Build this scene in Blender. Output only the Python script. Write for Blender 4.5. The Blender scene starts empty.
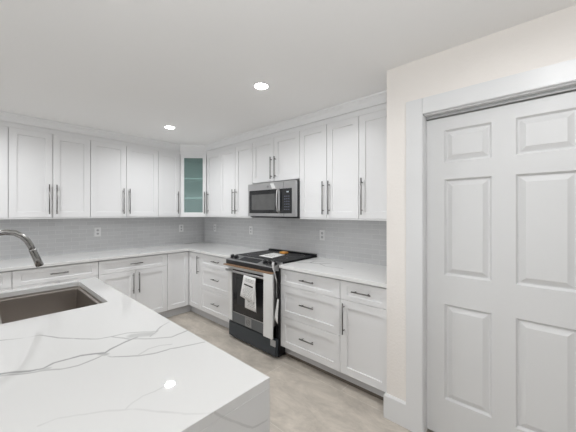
import bpy, bmesh, math, random
from mathutils import Vector, Matrix
random.seed(4)
SC = bpy.context.scene
COL = SC.collection
R = math.radians

# ------------------------------------------------------------------ camera
cd = bpy.data.cameras.new('camera'); cam = bpy.data.objects.new('camera', cd); COL.objects.link(cam)
cd.sensor_width = 36.0; cd.lens = 278.3 / 576 * 36.0
cd.shift_y = -4.0 / 576
cd.clip_start = 0.05
cam.location = (-2.588, -4.284, 1.427)
cam.rotation_euler = (R(90), 0, R(42.166 - 90))
SC.camera = cam

# ------------------------------------------------------------------ world, light, exposure
# watts: six downlights (in the order they are placed below), added fill at the left and rear openings; the sky's strength; the added upward fill near the camera
LENS_E = 14.0
LP = [7.0, 7.4, 6.2, 7.9, 0.8, 0.3, 44, 1, 0.10, 20]
w = bpy.data.worlds.new('daylight'); SC.world = w; w.use_nodes = True
bg = w.node_tree.nodes['Background']
bg.inputs['Color'].default_value = (0.90, 0.95, 1.0, 1)
bg.inputs['Strength'].default_value = LP[8]
SC.view_settings.view_transform = 'Standard'
SC.view_settings.look = 'None'
SC.view_settings.gamma = 1.0
SC.view_settings.use_curve_mapping = False
SC.view_settings.exposure = 0.21

def area(name, loc, rot, sx, sy, power, color=(1, 1, 1)):
    l = bpy.data.lights.new(name, 'AREA'); l.shape = 'RECTANGLE'; l.size = sx; l.size_y = sy
    l.energy = power; l.color = color
    o = bpy.data.objects.new(name, l); COL.objects.link(o); o.location = loc; o.rotation_euler = rot
    return o
# added fill lamps standing in for daylight at the two unseen openings
area('left_opening_fill', (-6.40, -3.6, 1.5), (0, R(-90), 0), 1.3, 3.4, LP[6], (0.95, 0.98, 1.0))
area('rear_opening_fill', (-3.2, -8.30, 1.25), (R(90), 0, 0), 3.6, 2.0, LP[7], (0.97, 0.985, 1.0))

area('ceiling_fill', (-2.70, -4.50, 1.62), (R(180), 0, 0), 0.25, 0.25, LP[9], (0.97, 0.985, 1.0))  # added upward lamp brightening the ceiling, no fixture of the room

# ------------------------------------------------------------------ materials
MATS = {}
def new_mat(name):
    m = bpy.data.materials.new(name); m.use_nodes = True
    MATS[name] = m
    return m, m.node_tree, m.node_tree.nodes['Principled BSDF']

def mat(name, col, rough=0.5, metal=0.0, spec=None, bump=0.0, bscale=200.0, var=0.0, vscale=3.0, coat=0.0, emis=None, aniso=False):
    m, nt, b = new_mat(name)
    b.inputs['Base Color'].default_value = (*col, 1)
    b.inputs['Roughness'].default_value = rough
    b.inputs['Metallic'].default_value = metal
    if spec is not None: b.inputs['Specular IOR Level'].default_value = spec
    if coat: b.inputs['Coat Weight'].default_value = coat
    tc = nt.nodes.new('ShaderNodeTexCoord')
    if var:
        n = nt.nodes.new('ShaderNodeTexNoise'); n.inputs['Scale'].default_value = vscale
        n.inputs['Detail'].default_value = 4
        r = nt.nodes.new('ShaderNodeMapRange')
        r.inputs['To Min'].default_value = 1 - var; r.inputs['To Max'].default_value = 1 + var
        h = nt.nodes.new('ShaderNodeMix'); h.data_type = 'RGBA'; h.blend_type = 'MULTIPLY'; h.inputs[0].default_value = 1
        h.inputs[6].default_value = (*col, 1)
        nt.links.new(tc.outputs['Object'], n.inputs['Vector'])
        nt.links.new(n.outputs['Fac'], r.inputs['Value']); nt.links.new(r.outputs['Result'], h.inputs[7])
        nt.links.new(h.outputs[2], b.inputs['Base Color'])
    if bump:
        n = nt.nodes.new('ShaderNodeTexNoise'); n.inputs['Scale'].default_value = bscale
        bp = nt.nodes.new('ShaderNodeBump'); bp.inputs['Strength'].default_value = bump; bp.inputs['Distance'].default_value = 0.003
        if aniso:
            mp = nt.nodes.new('ShaderNodeMapping'); mp.inputs['Scale'].default_value = (0.02, 1, 1)
            nt.links.new(tc.outputs['Object'], mp.inputs['Vector']); nt.links.new(mp.outputs['Vector'], n.inputs['Vector'])
        else:
            nt.links.new(tc.outputs['Object'], n.inputs['Vector'])
        nt.links.new(n.outputs['Fac'], bp.inputs['Height']); nt.links.new(bp.outputs['Normal'], b.inputs['Normal'])
    if emis:
        b.inputs['Emission Color'].default_value = (1, 1, 1, 1); b.inputs['Emission Strength'].default_value = emis
    return m

CAB = mat('white_cabinet_lacquer', (0.84, 0.84, 0.845), 0.38, var=0.01)
CARC = mat('white_melamine', (0.74, 0.74, 0.745), 0.5, var=0.01)
CEIL = mat('ceiling_paint', (0.93, 0.925, 0.92), 0.9, bump=0.15, bscale=60)
WALLP = mat('cream_wall_paint', (0.88, 0.84, 0.80), 0.8, bump=0.5, bscale=70)
WALLW = mat('white_wall_paint', (0.86, 0.85, 0.83), 0.85, bump=0.2, bscale=90)
TRIMM = mat('white_trim_paint', (0.77, 0.772, 0.775), 0.35, var=0.01)
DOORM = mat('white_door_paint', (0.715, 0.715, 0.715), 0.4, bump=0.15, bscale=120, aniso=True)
NICK = mat('brushed_nickel', (0.19, 0.185, 0.18), 0.3, 1.0, var=0.05, vscale=40)
FAUC = mat('brushed_steel_faucet', (0.31, 0.305, 0.295), 0.22, 1.0, bump=0.05, bscale=300)
STEEL = mat('stainless_steel', (0.52, 0.52, 0.525), 0.3, 1.0, bump=0.04, bscale=400, aniso=True)
SINKM = mat('sink_steel', (0.45, 0.415, 0.385), 0.36, 1.0, bump=0.05, bscale=300, aniso=True)
SLATE = mat('slate_grey_enamel', (0.036, 0.046, 0.056), 0.4, var=0.05, vscale=8)
BLACK = mat('black_enamel', (0.012, 0.012, 0.014), 0.3, var=0.05)
BGLASS = mat('black_glass', (0.010, 0.011, 0.013), 0.06, var=0.02)
WINGL = mat('oven_window_glass', (0.022, 0.024, 0.027), 0.3, var=0.3, vscale=15)
MWWIN = mat('microwave_mesh_window', (0.11, 0.11, 0.11), 0.15, var=0.2, vscale=12)
PLATE = mat('white_plastic', (0.85, 0.85, 0.85), 0.3, var=0.01)
SLOT = mat('grey_plastic', (0.55, 0.55, 0.56), 0.4, var=0.02)
PAPER = mat('white_paper', (0.90, 0.90, 0.89), 0.9, bump=0.2, bscale=60, var=0.02)
INK = mat('black_ink', (0.05, 0.05, 0.05), 0.9, var=0.02)
FOAM = mat('white_packing_foam', (0.82, 0.82, 0.81), 0.9, bump=0.6, bscale=90, var=0.03)
CARD = mat('brown_cardboard', (0.27, 0.165, 0.095), 0.85, bump=0.3, bscale=120, var=0.08, vscale=15)
TAPE = mat('orange_tape', (0.75, 0.36, 0.08), 0.5, var=0.1)
TOE = mat('toe_kick_paint', (0.62, 0.62, 0.63), 0.55, var=0.02)
BROWN_STRIP = mat('dark_brown_strip', (0.16, 0.135, 0.11), 0.8, var=0.15, vscale=20)
RUB = mat('dark_gap_rubber', (0.03, 0.03, 0.03), 0.8, var=0.02)
TRACK = mat('grey_track_metal', (0.40, 0.40, 0.40), 0.5, 0.3, var=0.02)

def lampmat():
    m, nt, b = new_mat('downlight_lens')
    b.inputs['Base Color'].default_value = (0.9, 0.9, 0.9, 1)
    b.inputs['Emission Color'].default_value = (1, 0.99, 0.97, 1); b.inputs['Emission Strength'].default_value = LENS_E
    return m
LENS = lampmat()

def tealglass():
    m, nt, b = new_mat('teal_cabinet_glass')
    out = nt.nodes['Material Output']
    tr = nt.nodes.new('ShaderNodeBsdfTransparent'); tr.inputs['Color'].default_value = (0.84, 0.95, 0.935, 1)
    b.inputs['Base Color'].default_value = (0.42, 0.56, 0.54, 1); b.inputs['Roughness'].default_value = 0.08
    n = nt.nodes.new('ShaderNodeTexNoise'); n.inputs['Scale'].default_value = 2
    r = nt.nodes.new('ShaderNodeMapRange'); r.inputs['To Min'].default_value = 0.26; r.inputs['To Max'].default_value = 0.30
    mx = nt.nodes.new('ShaderNodeMixShader')
    nt.links.new(n.outputs['Fac'], r.inputs['Value']); nt.links.new(r.outputs['Result'], mx.inputs[0])
    nt.links.new(tr.outputs[0], mx.inputs[1]); nt.links.new(b.outputs[0], mx.inputs[2]); nt.links.new(mx.outputs[0], out.inputs[0])
    return m
TEAL = tealglass()

def bricktex(nt, vec, bw, rh, mortar, offset, c1, c2, cm, freq=2, bias=0.0, smooth=0.1):
    t = nt.nodes.new('ShaderNodeTexBrick')
    t.offset = offset; t.offset_frequency = freq; t.squash = 1.0
    t.inputs['Scale'].default_value = 1.0
    t.inputs['Brick Width'].default_value = bw; t.inputs['Row Height'].default_value = rh
    t.inputs['Mortar Size'].default_value = mortar; t.inputs['Mortar Smooth'].default_value = smooth
    t.inputs['Bias'].default_value = bias
    t.inputs['Color1'].default_value = (*c1, 1); t.inputs['Color2'].default_value = (*c2, 1); t.inputs['Mortar'].default_value = (*cm, 1)
    nt.links.new(vec, t.inputs['Vector'])
    return t

def tilemat(name, axis):
    # glossy grey subway tile, 2 x 6 inch, running bond; axis = the horizontal axis of the wall
    m, nt, b = new_mat(name)
    tc = nt.nodes.new('ShaderNodeTexCoord'); sp = nt.nodes.new('ShaderNodeSeparateXYZ'); cb = nt.nodes.new('ShaderNodeCombineXYZ')
    nt.links.new(tc.outputs['Object'], sp.inputs[0])
    nt.links.new(sp.outputs[axis], cb.inputs[0])
    ad = nt.nodes.new('ShaderNodeMath'); ad.operation = 'ADD'; ad.inputs[1].default_value = -0.914
    nt.links.new(sp.outputs[2], ad.inputs[0]); nt.links.new(ad.outputs[0], cb.inputs[1])
    t = bricktex(nt, cb.outputs[0], 0.153, 0.0488, 0.0013, 0.5, (0.66, 0.662, 0.668), (0.615, 0.617, 0.623), (0.76, 0.76, 0.76))
    nt.links.new(t.outputs['Color'], b.inputs['Base Color'])
    r = nt.nodes.new('ShaderNodeMapRange'); r.inputs['To Min'].default_value = 0.14; r.inputs['To Max'].default_value = 0.7
    nt.links.new(t.outputs['Fac'], r.inputs['Value']); nt.links.new(r.outputs['Result'], b.inputs['Roughness'])
    n = nt.nodes.new('ShaderNodeTexNoise'); n.inputs['Scale'].default_value = 14; nt.links.new(tc.outputs['Object'], n.inputs['Vector'])
    mm = nt.nodes.new('ShaderNodeMath'); mm.operation = 'MULTIPLY_ADD'; mm.inputs[1].default_value = -1.0
    nt.links.new(t.outputs['Fac'], mm.inputs[0]); nt.links.new(n.outputs['Fac'], mm.inputs[2])
    bp = nt.nodes.new('ShaderNodeBump'); bp.inputs['Strength'].default_value = 0.5; bp.inputs['Distance'].default_value = 0.002
    nt.links.new(mm.outputs[0], bp.inputs['Height']); nt.links.new(bp.outputs['Normal'], b.inputs['Normal'])
    return m
TILE_X = tilemat('grey_subway_tile_back', 0)
TILE_Y = tilemat('grey_subway_tile_right', 1)

def floormat():
    m, nt, b = new_mat('beige_stone_floor_tile')
    tc = nt.nodes.new('ShaderNodeTexCoord'); sp = nt.nodes.new('ShaderNodeSeparateXYZ'); cb = nt.nodes.new('ShaderNodeCombineXYZ')
    nt.links.new(tc.outputs['Object'], sp.inputs[0])
    a1 = nt.nodes.new('ShaderNodeMath'); a1.operation = 'ADD'; a1.inputs[1].default_value = 2.50 + 12.2 + 0.61
    a2 = nt.nodes.new('ShaderNodeMath'); a2.operation = 'ADD'; a2.inputs[1].default_value = 0.66 + 12.2 + 0.61
    nt.links.new(sp.outputs[1], a1.inputs[0]); nt.links.new(sp.outputs[0], a2.inputs[0])
    nt.links.new(a1.outputs[0], cb.inputs[0]); nt.links.new(a2.outputs[0], cb.inputs[1])
    t = bricktex(nt, cb.outputs[0], 1.22, 0.61, 0.0022, 0.5, (0.555, 0.505, 0.44), (0.585, 0.53, 0.465), (0.70, 0.66, 0.60))
    n = nt.nodes.new('ShaderNodeTexNoise'); n.inputs['Scale'].default_value = 3.4; n.inputs['Detail'].default_value = 12
    n.inputs['Roughness'].default_value = 0.72; n.inputs['Distortion'].default_value = 0.35
    mp = nt.nodes.new('ShaderNodeMapping'); mp.inputs['Scale'].default_value = (1.6, 0.8, 1); mp.inputs['Rotation'].default_value = (0, 0, 0.5)
    nt.links.new(tc.outputs['Object'], mp.inputs['Vector']); nt.links.new(mp.outputs['Vector'], n.inputs['Vector'])
    r = nt.nodes.new('ShaderNodeMapRange'); r.inputs['From Min'].default_value = 0.3; r.inputs['From Max'].default_value = 0.72
    r.inputs['To Min'].default_value = 0.66; r.inputs['To Max'].default_value = 1.24
    nt.links.new(n.outputs['Fac'], r.inputs['Value'])
    mx = nt.nodes.new('ShaderNodeMix'); mx.data_type = 'RGBA'; mx.blend_type = 'MULTIPLY'; mx.inputs[0].default_value = 1
    nt.links.new(t.outputs['Color'], mx.inputs[6]); nt.links.new(r.outputs['Result'], mx.inputs[7])
    nt.links.new(mx.outputs[2], b.inputs['Base Color'])
    b.inputs['Roughness'].default_value = 0.5
    bp = nt.nodes.new('ShaderNodeBump'); bp.inputs['Strength'].default_value = 0.3; bp.inputs['Distance'].default_value = 0.002; bp.invert = True
    nt.links.new(t.outputs['Fac'], bp.inputs['Height']); nt.links.new(bp.outputs['Normal'], b.inputs['Normal'])
    return m
FLOOR = floormat()

def quartz(name, polylines=None, generic=0.5, seed=0.0, base=(0.79, 0.788, 0.78)):
    """white quartz with grey veins; polylines = [(width, strength, [(x, y, z)...])...] traced in slab coordinates"""
    m, nt, b = new_mat(name)
    N = nt.nodes; L = nt.links
    b.inputs['Roughness'].default_value = 0.025
    tc = N.new('ShaderNodeTexCoord')
    wn = N.new('ShaderNodeTexNoise'); wn.inputs['Scale'].default_value = 9; wn.inputs['Detail'].default_value = 4
    L.new(tc.outputs['Object'], wn.inputs['Vector'])
    ws = N.new('ShaderNodeVectorMath'); ws.operation = 'SUBTRACT'; ws.inputs[1].default_value = (0.5, 0.5, 0.5)
    L.new(wn.outputs['Color'], ws.inputs[0])
    wm = N.new('ShaderNodeVectorMath'); wm.operation = 'SCALE'; wm.inputs['Scale'].default_value = 0.022
    L.new(ws.outputs[0], wm.inputs[0])
    wa = N.new('ShaderNodeVectorMath'); wa.operation = 'ADD'
    L.new(tc.outputs['Object'], wa.inputs[0]); L.new(wm.outputs[0], wa.inputs[1])
    P = wa.outputs[0]
    total = None
    def maxin(sock):
        nonlocal total
        if total is None: total = sock; return
        x = N.new('ShaderNodeMath'); x.operation = 'MAXIMUM'; L.new(total, x.inputs[0]); L.new(sock, x.inputs[1]); total = x.outputs[0]
    for width, strength, pts in (polylines or []):
        dmin = None
        for A, B in zip(pts[:-1], pts[1:]):
            A = Vector(A); B = Vector(B); ba = B - A; l2 = ba.length_squared
            if l2 < 1e-8: continue
            s = N.new('ShaderNodeVectorMath'); s.operation = 'SUBTRACT'; s.inputs[1].default_value = A; L.new(P, s.inputs[0])
            d = N.new('ShaderNodeVectorMath'); d.operation = 'DOT_PRODUCT'; d.inputs[1].default_value = ba / l2; L.new(s.outputs[0], d.inputs[0])
            c = N.new('ShaderNodeClamp'); L.new(d.outputs['Value'], c.inputs[0])
            k = N.new('ShaderNodeVectorMath'); k.operation = 'SCALE'; k.inputs[0].default_value = ba; L.new(c.outputs[0], k.inputs['Scale'])
            e = N.new('ShaderNodeVectorMath'); e.operation = 'DISTANCE'; L.new(s.outputs[0], e.inputs[0]); L.new(k.outputs[0], e.inputs[1])
            if dmin is None: dmin = e.outputs['Value']
            else:
                x = N.new('ShaderNodeMath'); x.operation = 'MINIMUM'; L.new(dmin, x.inputs[0]); L.new(e.outputs['Value'], x.inputs[1]); dmin = x.outputs[0]
        mr = N.new('ShaderNodeMapRange'); mr.interpolation_type = 'SMOOTHSTEP'
        mr.inputs['From Min'].default_value = width * 0.35; mr.inputs['From Max'].default_value = width * 1.25
        mr.inputs['To Min'].default_value = strength; mr.inputs['To Max'].default_value = 0
        L.new(dmin, mr.inputs['Value']); maxin(mr.outputs['Result'])
    if generic:
        g = N.new('ShaderNodeTexNoise'); g.inputs['Scale'].default_value = 0.9; g.inputs['Detail'].default_value = 5; g.inputs['Distortion'].default_value = 0.8
        mp = N.new('ShaderNodeMapping'); mp.inputs['Location'].default_value = (seed, seed * 2, 0); L.new(tc.outputs['Object'], mp.inputs['Vector'])
        L.new(mp.outputs['Vector'], g.inputs['Vector'])
        s = N.new('ShaderNodeMath'); s.operation = 'SUBTRACT'; s.inputs[1].default_value = 0.5; L.new(g.outputs['Fac'], s.inputs[0])
        a = N.new('ShaderNodeMath'); a.operation = 'ABSOLUTE'; L.new(s.outputs[0], a.inputs[0])
        mr = N.new('ShaderNodeMapRange'); mr.inputs['From Min'].default_value = 0.0; mr.inputs['From Max'].default_value = 0.006
        mr.inputs['To Min'].default_value = generic; mr.inputs['To Max'].default_value = 0; L.new(a.outputs[0], mr.inputs['Value'])
        maxin(mr.outputs['Result'])
    # strength broken up along the veins
    bn = N.new('ShaderNodeTexNoise'); bn.inputs['Scale'].default_value = 6; L.new(tc.outputs['Object'], bn.inputs['Vector'])
    br = N.new('ShaderNodeMapRange'); br.inputs['From Min'].default_value = 0.3; br.inputs['From Max'].default_value = 0.65
    br.inputs['To Min'].default_value = 0.6; br.inputs['To Max'].default_value = 1; L.new(bn.outputs['Fac'], br.inputs['Value'])
    mu = N.new('ShaderNodeMath'); mu.operation = 'MULTIPLY'; L.new(total, mu.inputs[0]); L.new(br.outputs['Result'], mu.inputs[1])
    mx = N.new('ShaderNodeMix'); mx.data_type = 'RGBA'
    mx.inputs[6].default_value = (*base, 1); mx.inputs[7].default_value = (0.22, 0.22, 0.22, 1)
    L.new(mu.outputs[0], mx.inputs[0]); L.new(mx.outputs[2], b.inputs['Base Color'])
    return m

# ------------------------------------------------------------------ mesh helpers
class B:
    def __init__(s): s.bm = bmesh.new()
    def box(s, x0, x1, y0, y1, z0, z1, bev=0.0):
        bm = bmesh.new()
        bmesh.ops.create_cube(bm, size=1.0)
        for v in bm.verts:
            v.co = Vector(((x0 + x1) / 2 + v.co.x * (x1 - x0), (y0 + y1) / 2 + v.co.y * (y1 - y0), (z0 + z1) / 2 + v.co.z * (z1 - z0)))
        if bev: bmesh.ops.bevel(bm, geom=list(bm.edges), offset=bev, segments=2, affect='EDGES')
        s._merge(bm); return s
    def _merge(s, bm):
        me = bpy.data.meshes.new('tmp'); bm.to_mesh(me); bm.free(); s.bm.from_mesh(me); bpy.data.meshes.remove(me)
    def tube(s, pts, rad, n=12, cap=True):
        pts = [Vector(p) for p in pts]
        rads = rad if isinstance(rad, (list, tuple)) else [rad] * len(pts)
        rings = []; up = None
        for i, p in enumerate(pts):
            if i == 0: t = (pts[1] - p).normalized()
            elif i == len(pts) - 1: t = (p - pts[-2]).normalized()
            else: t = ((pts[i + 1] - p).normalized() + (p - pts[i - 1]).normalized()).normalized()
            if up is None:
                up = Vector((0, 0, 1)) if abs(t.z) < 0.9 else Vector((1, 0, 0))
            a = t.cross(up).normalized(); bb = a.cross(t).normalized(); up = bb
            rings.append([s.bm.verts.new(p + (a * math.cos(2 * math.pi * k / n) + bb * math.sin(2 * math.pi * k / n)) * rads[i]) for k in range(n)])
        for r0, r1 in zip(rings[:-1], rings[1:]):
            for k in range(n):
                f = s.bm.faces.new((r0[k], r0[(k + 1) % n], r1[(k + 1) % n], r1[k])); f.smooth = True
        if cap:
            s.bm.faces.new(rings[0][::-1]); s.bm.faces.new(rings[-1])
        return s
    def prism(s, poly, z0, z1):
        a = [s.bm.verts.new((x, y, z0)) for x, y in poly]; b = [s.bm.verts.new((x, y, z1)) for x, y in poly]
        n = len(poly)
        s.bm.faces.new(a[::-1]); s.bm.faces.new(b)
        for i in range(n): s.bm.faces.new((a[i], a[(i + 1) % n], b[(i + 1) % n], b[i]))
        return s
    def extrude_profile(s, prof, path):
        """prof = [(out, z)], path = [(x, y, outx, outy)] with outward mitre vectors"""
        rings = [[s.bm.verts.new((x + ox * o, y + oy * o, z)) for o, z in prof] for x, y, ox, oy in path]
        n = len(prof)
        for r0, r1 in zip(rings[:-1], rings[1:]):
            for k in range(n): s.bm.faces.new((r0[k], r0[(k + 1) % n], r1[(k + 1) % n], r1[k]))
        s.bm.faces.new(rings[0][::-1]); s.bm.faces.new(rings[-1]); return s
    def faces(s, verts, fs):
        v = [s.bm.verts.new(p) for p in verts]
        for f in fs: s.bm.faces.new([v[i] for i in f])
        return s
    def build(s, name, m, parent=None, bev=0.0, smooth=False):
        bmesh.ops.recalc_face_normals(s.bm, faces=s.bm.faces)
        me = bpy.data.meshes.new(name); s.bm.to_mesh(me); s.bm.free()
        o = bpy.data.objects.new(name, me); COL.objects.link(o); me.materials.append(m)
        if parent: o.parent = parent
        if smooth:
            for p in me.polygons: p.use_smooth = True
        if bev:
            md = o.modifiers.new('bevel', 'BEVEL'); md.width = bev; md.segments = 2; md.limit_method = 'ANGLE'; md.angle_limit = R(40)
        return o

def thing(name, label, cat, loc=(0, 0, 0), rz=0.0, group=None):
    o = bpy.data.objects.new(name, None); COL.objects.link(o); o.empty_display_size = 0.1
    o.location = loc; o.rotation_euler = (0, 0, rz); return tag(o, label, cat, group)
def tag(o, label, cat, group=None):
    o['label'] = label; o['category'] = cat
    if group: o['group'] = group
    return o
def struct(o): o['kind'] = 'structure'; return o

H = 2.412; CT = 0.914; CB = 0.884; UB = 1.353
PX = -0.69; PY = -3.492

# ------------------------------------------------------------------ the room
struct(B().box(-6.6, 0.12, -8.5, 0.12, -0.1, 0).build('floor', FLOOR))
struct(B().box(-6.6, 0.12, -8.5, 0.12, H, H + 0.1).build('ceiling', CEIL))
struct(B().box(-6.6, 0.12, 0, 0.12, 0, H).build('wall_back', WALLW))
struct(B().box(0, 0.12, -8.5, 0, 0, H).build('wall_right', WALLW))
# closet wall standing forward of the cabinets, with its opening for the sliding doors
OY0, OY1, OZ = -3.729, -5.290, 2.052
b = B()
b.box(PX, PX + 0.11, OY0, PY, 0, H)
b.box(PX, PX + 0.11, OY1, OY0, OZ, H)
b.box(PX, PX + 0.11, -8.5, OY1, 0, H)
b.box(PX + 0.11, 0, PY - 0.11, PY, 0, H)
bmesh.ops.remove_doubles(b.bm, verts=b.bm.verts, dist=1e-5)
struct(b.build('wall_closet', WALLP))
# living side
b = B(); b.box(-6.6, -6.48, -8.5, -5.5, 0, H); b.box(-6.6, -6.48, -1.7, 0, 0, H); b.box(-6.6, -6.48, -5.5, -1.7, 2.1, H)
b.box(-6.6, -6.48, -5.5, -1.7, 0, 0.25); struct(b.build('wall_left', WALLW))
b = B(); b.box(-6.6, -5.2, -8.5, -8.38, 0, H); b.box(-1.2, 0, -8.5, -8.38, 0, H); b.box(-5.2, -1.2, -8.5, -8.38, 2.15, H)
struct(b.build('wall_rear', WALLW))

# window frames in both openings
b = B()
for y in (-5.5, -3.63, -1.76): b.box(-6.57, -6.51, y, y + 0.06, 0.25, 2.1)
b.box(-6.57, -6.51, -5.5, -1.7, 0.25, 0.31); b.box(-6.57, -6.51, -5.5, -1.7, 2.04, 2.1)
struct(b.build('window_1', TRIMM))
b = B()
for x in (-5.2, -3.23, -1.26): b.box(x, x + 0.06, -8.47, -8.41, 0, 2.15)
b.box(-5.2, -1.2, -8.47, -8.41, 2.09, 2.15); struct(b.build('window_2', TRIMM))

# door casing (flat stock with an eased edge)
b = B()
b.box(PX - 0.020, PX, OY0 - 0.004, OY0 + 0.100, 0, OZ + 0.098, 0.003)
b.box(PX - 0.020, PX, OY1 - 0.108, OY1 + 0.004, 0, OZ + 0.098, 0.003)
b.box(PX - 0.0202, PX, OY1 - 0.004, OY0 - 0.0001, OZ - 0.004, OZ + 0.098, 0.003)
b.box(PX + 0.0, PX + 0.11, OY0 - 0.008, OY0 + 0.0, 0, OZ)       # jamb
b.box(PX + 0.0, PX + 0.11, OY1, OY1 + 0.012, 0, OZ)
b.box(PX + 0.0, PX + 0.11, OY1, OY0, OZ - 0.012, OZ)
struct(b.build('trim_1', TRIMM))
# sliding door track behind the head casing
struct(B().box(PX + 0.030, PX + 0.108, OY1 + 0.012, OY0 - 0.008, OZ - 0.03, OZ - 0.012).build('trim_2', TRACK))

def base_prof(h):
    return [(0, 0), (0.016, 0), (0.016, h - 0.012), (0.008, h), (0, h)]
BH = 0.165
b = B()
b.extrude_profile(base_prof(BH), [(0 - 0.545, PY, 0, 1), (PX, PY, -1, 1), (PX, OY0 + 0.100, -1, 0)])
struct(b.build('baseboard_closet', TRIMM))
b = B(); b.extrude_profile(base_prof(BH), [(PX, OY1 - 0.108, -1, 0), (PX, -8.38, -1, 0)])
struct(b.build('baseboard_right', TRIMM))

# ------------------------------------------------------------------ sliding six panel doors
def six_panel(name, X, ya, yb, label):
    """leaf face at X, from ya (left in view) to yb"""
    T = 0.034; root_y = (ya + yb) / 2
    z0, z1 = 0.022, 2.018
    wdt = ya - yb; st = 0.103; pw = 0.240; mul = wdt - 2 * st - 2 * pw
    us = [0, st, st + pw, st + pw + mul, st + 2 * pw + mul, wdt]
    zs = [z0, 0.257, 0.852, 1.033, 1.631, 1.736, 1.938, z1]
    bm = bmesh.new()
    V = {}
    def v(u, z, d):
        k = (round(u, 5), round(z, 5), round(d, 5))
        if k not in V: V[k] = bm.verts.new((X + d, ya - u, z))
        return V[k]
    for i in range(5):
        for j in range(7):
            u0, u1, a, c = us[i], us[i + 1], zs[j], zs[j + 1]
            if i in (1, 3) and j in (1, 3, 5):
                loops = []
                for ins, d in ((0, 0), (0.010, 0.014), (0.016, 0.014), (0.042, 0.0015)):
                    loops.append([v(u0 + ins, a + ins, d), v(u1 - ins, a + ins, d), v(u1 - ins, c - ins, d), v(u0 + ins, c - ins, d)])
                for l0, l1 in zip(loops[:-1], loops[1:]):
                    for k in range(4): bm.faces.new((l0[k], l0[(k + 1) % 4], l1[(k + 1) % 4], l1[k]))
                bm.faces.new(loops[-1])
            else:
                bm.faces.new((v(u0, a, 0), v(u1, a, 0), v(u1, c, 0), v(u0, c, 0)))
    # back and sides, sharing the boundary of the front
    be = [e for e in bm.edges if e.is_boundary]
    r = bmesh.ops.extrude_edge_only(bm, edges=be)
    nv = [g for g in r['geom'] if isinstance(g, bmesh.types.BMVert)]
    for q in nv: q.co.x = X + T
    ee = [e for e in bm.edges if e.is_boundary]
    bmesh.ops.contextual_create(bm, geom=ee)
    bmesh.ops.recalc_face_normals(bm, faces=bm.faces)
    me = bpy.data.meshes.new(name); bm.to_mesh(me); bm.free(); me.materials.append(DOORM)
    o = bpy.data.objects.new(name, me); COL.objects.link(o)
    o['kind'] = 'structure'
    return o
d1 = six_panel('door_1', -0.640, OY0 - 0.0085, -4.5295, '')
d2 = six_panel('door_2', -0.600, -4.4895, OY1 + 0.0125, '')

# ------------------------------------------------------------------ crown moulding above the wall cabinets
UF = 0.31; DF = 0.33         # carcase front, door front
DG = 0.606
def crown():
    f = DF + 0.004
    k = math.tan(R(22.5))
    prof = [(0, 2.331), (0.013, 2.331), (0.015, 2.340), (0.024, 2.372), (0.045, 2.392), (0.055, 2.396), (0.058, H - 0.0005), (0, H - 0.0005)]
    path = [(-3.86, -f, 0, -1), (-DG, -f, -k, -1), (-f, -DG, -1, -k), (-f, PY, -1, 0)]
    # mitre vectors: first corner between (0,-1) and (-.707,-.707)
    return struct(B().extrude_profile(prof, path).build('trim_3', CAB))
crown()

# ------------------------------------------------------------------ cabinets
FR = 0.060
def shaker(parent, name, x0, x1, z0, z1, yf, handle=None, fr=FR, glass=False):
    """door or drawer front; front face at local y = -yf"""
    g = 0.0024; x0 += g; x1 -= g
    frx = fr
    frz = fr if (z1 - z0) > 0.25 else 0.038
    if (x1 - x0) < 0.3: frx = min(fr, 0.055)
    b = B(); T = 0.019; rec = 0.009
    yo, yi, yb = -yf, -yf + rec, -yf + T
    bm = b.bm
    def ring(x0, x1, z0, z1, y): return [bm.verts.new((x0, y, z0)), bm.verts.new((x1, y, z0)), bm.verts.new((x1, y, z1)), bm.verts.new((x0, y, z1))]
    e = 0.0015
    L = [ring(x0, x1, z0, z1, yb), ring(x0, x1, z0, z1, yo + e), ring(x0 + e, x1 - e, z0 + e, z1 - e, yo),
         ring(x0 + frx, x1 - frx, z0 + frz, z1 - frz, yo), ring(x0 + frx + 0.002, x1 - frx - 0.002, z0 + frz + 0.002, z1 - frz - 0.002, yi if not glass else yb)]
    for l0, l1 in zip(L[:-1], L[1:]):
        for k in range(4): bm.faces.new((l0[k], l0[(k + 1) % 4], l1[(k + 1) % 4], l1[k]))
    if glass:
        l0, l1 = L[-1], L[0]
        for k in range(4): bm.faces.new((l0[k], l0[(k + 1) % 4], l1[(k + 1) % 4], l1[k]))
    else:
        bm.faces.new(L[-1]); bm.faces.new(L[0][::-1])
    d = b.build(name, CAB, parent)
    if glass:
        B().box(x0 + frx - 0.004, x1 - frx + 0.004, -yf + 0.008, -yf + 0.012, z0 + frz - 0.004, z1 - frz + 0.004).build('glass_pane', TEAL, d)
    if handle: handle_bar(d, yf, *handle)
    return d
def handle_bar(parent, yf, kind, a, c0, c1):
    """kind 'v': vertical bar at x=a from z=c0 to c1; 'h': horizontal bar at z=a from x=c0 to c1"""
    r = 0.0058; off = 0.030; b = B()
    m = (c1 - c0) * 0.12 if kind == 'v' else (c1 - c0) * 0.16
    if kind == 'v':
        b.tube([(a, -yf - off, c0), (a, -yf - off, c1)], r)
        for z in (c0 + m, c1 - m): b.tube([(a, -yf + 0.0005, z), (a, -yf - off, z)], 0.0046, 10)
    else:
        b.tube([(c0, -yf - off, a), (c1, -yf - off, a)], r)
        for x in (c0 + m, c1 - m): b.tube([(x, -yf + 0.0005, a), (x, -yf - off, a)], 0.0046, 10)
    return b.build('handle', NICK, parent)

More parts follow.
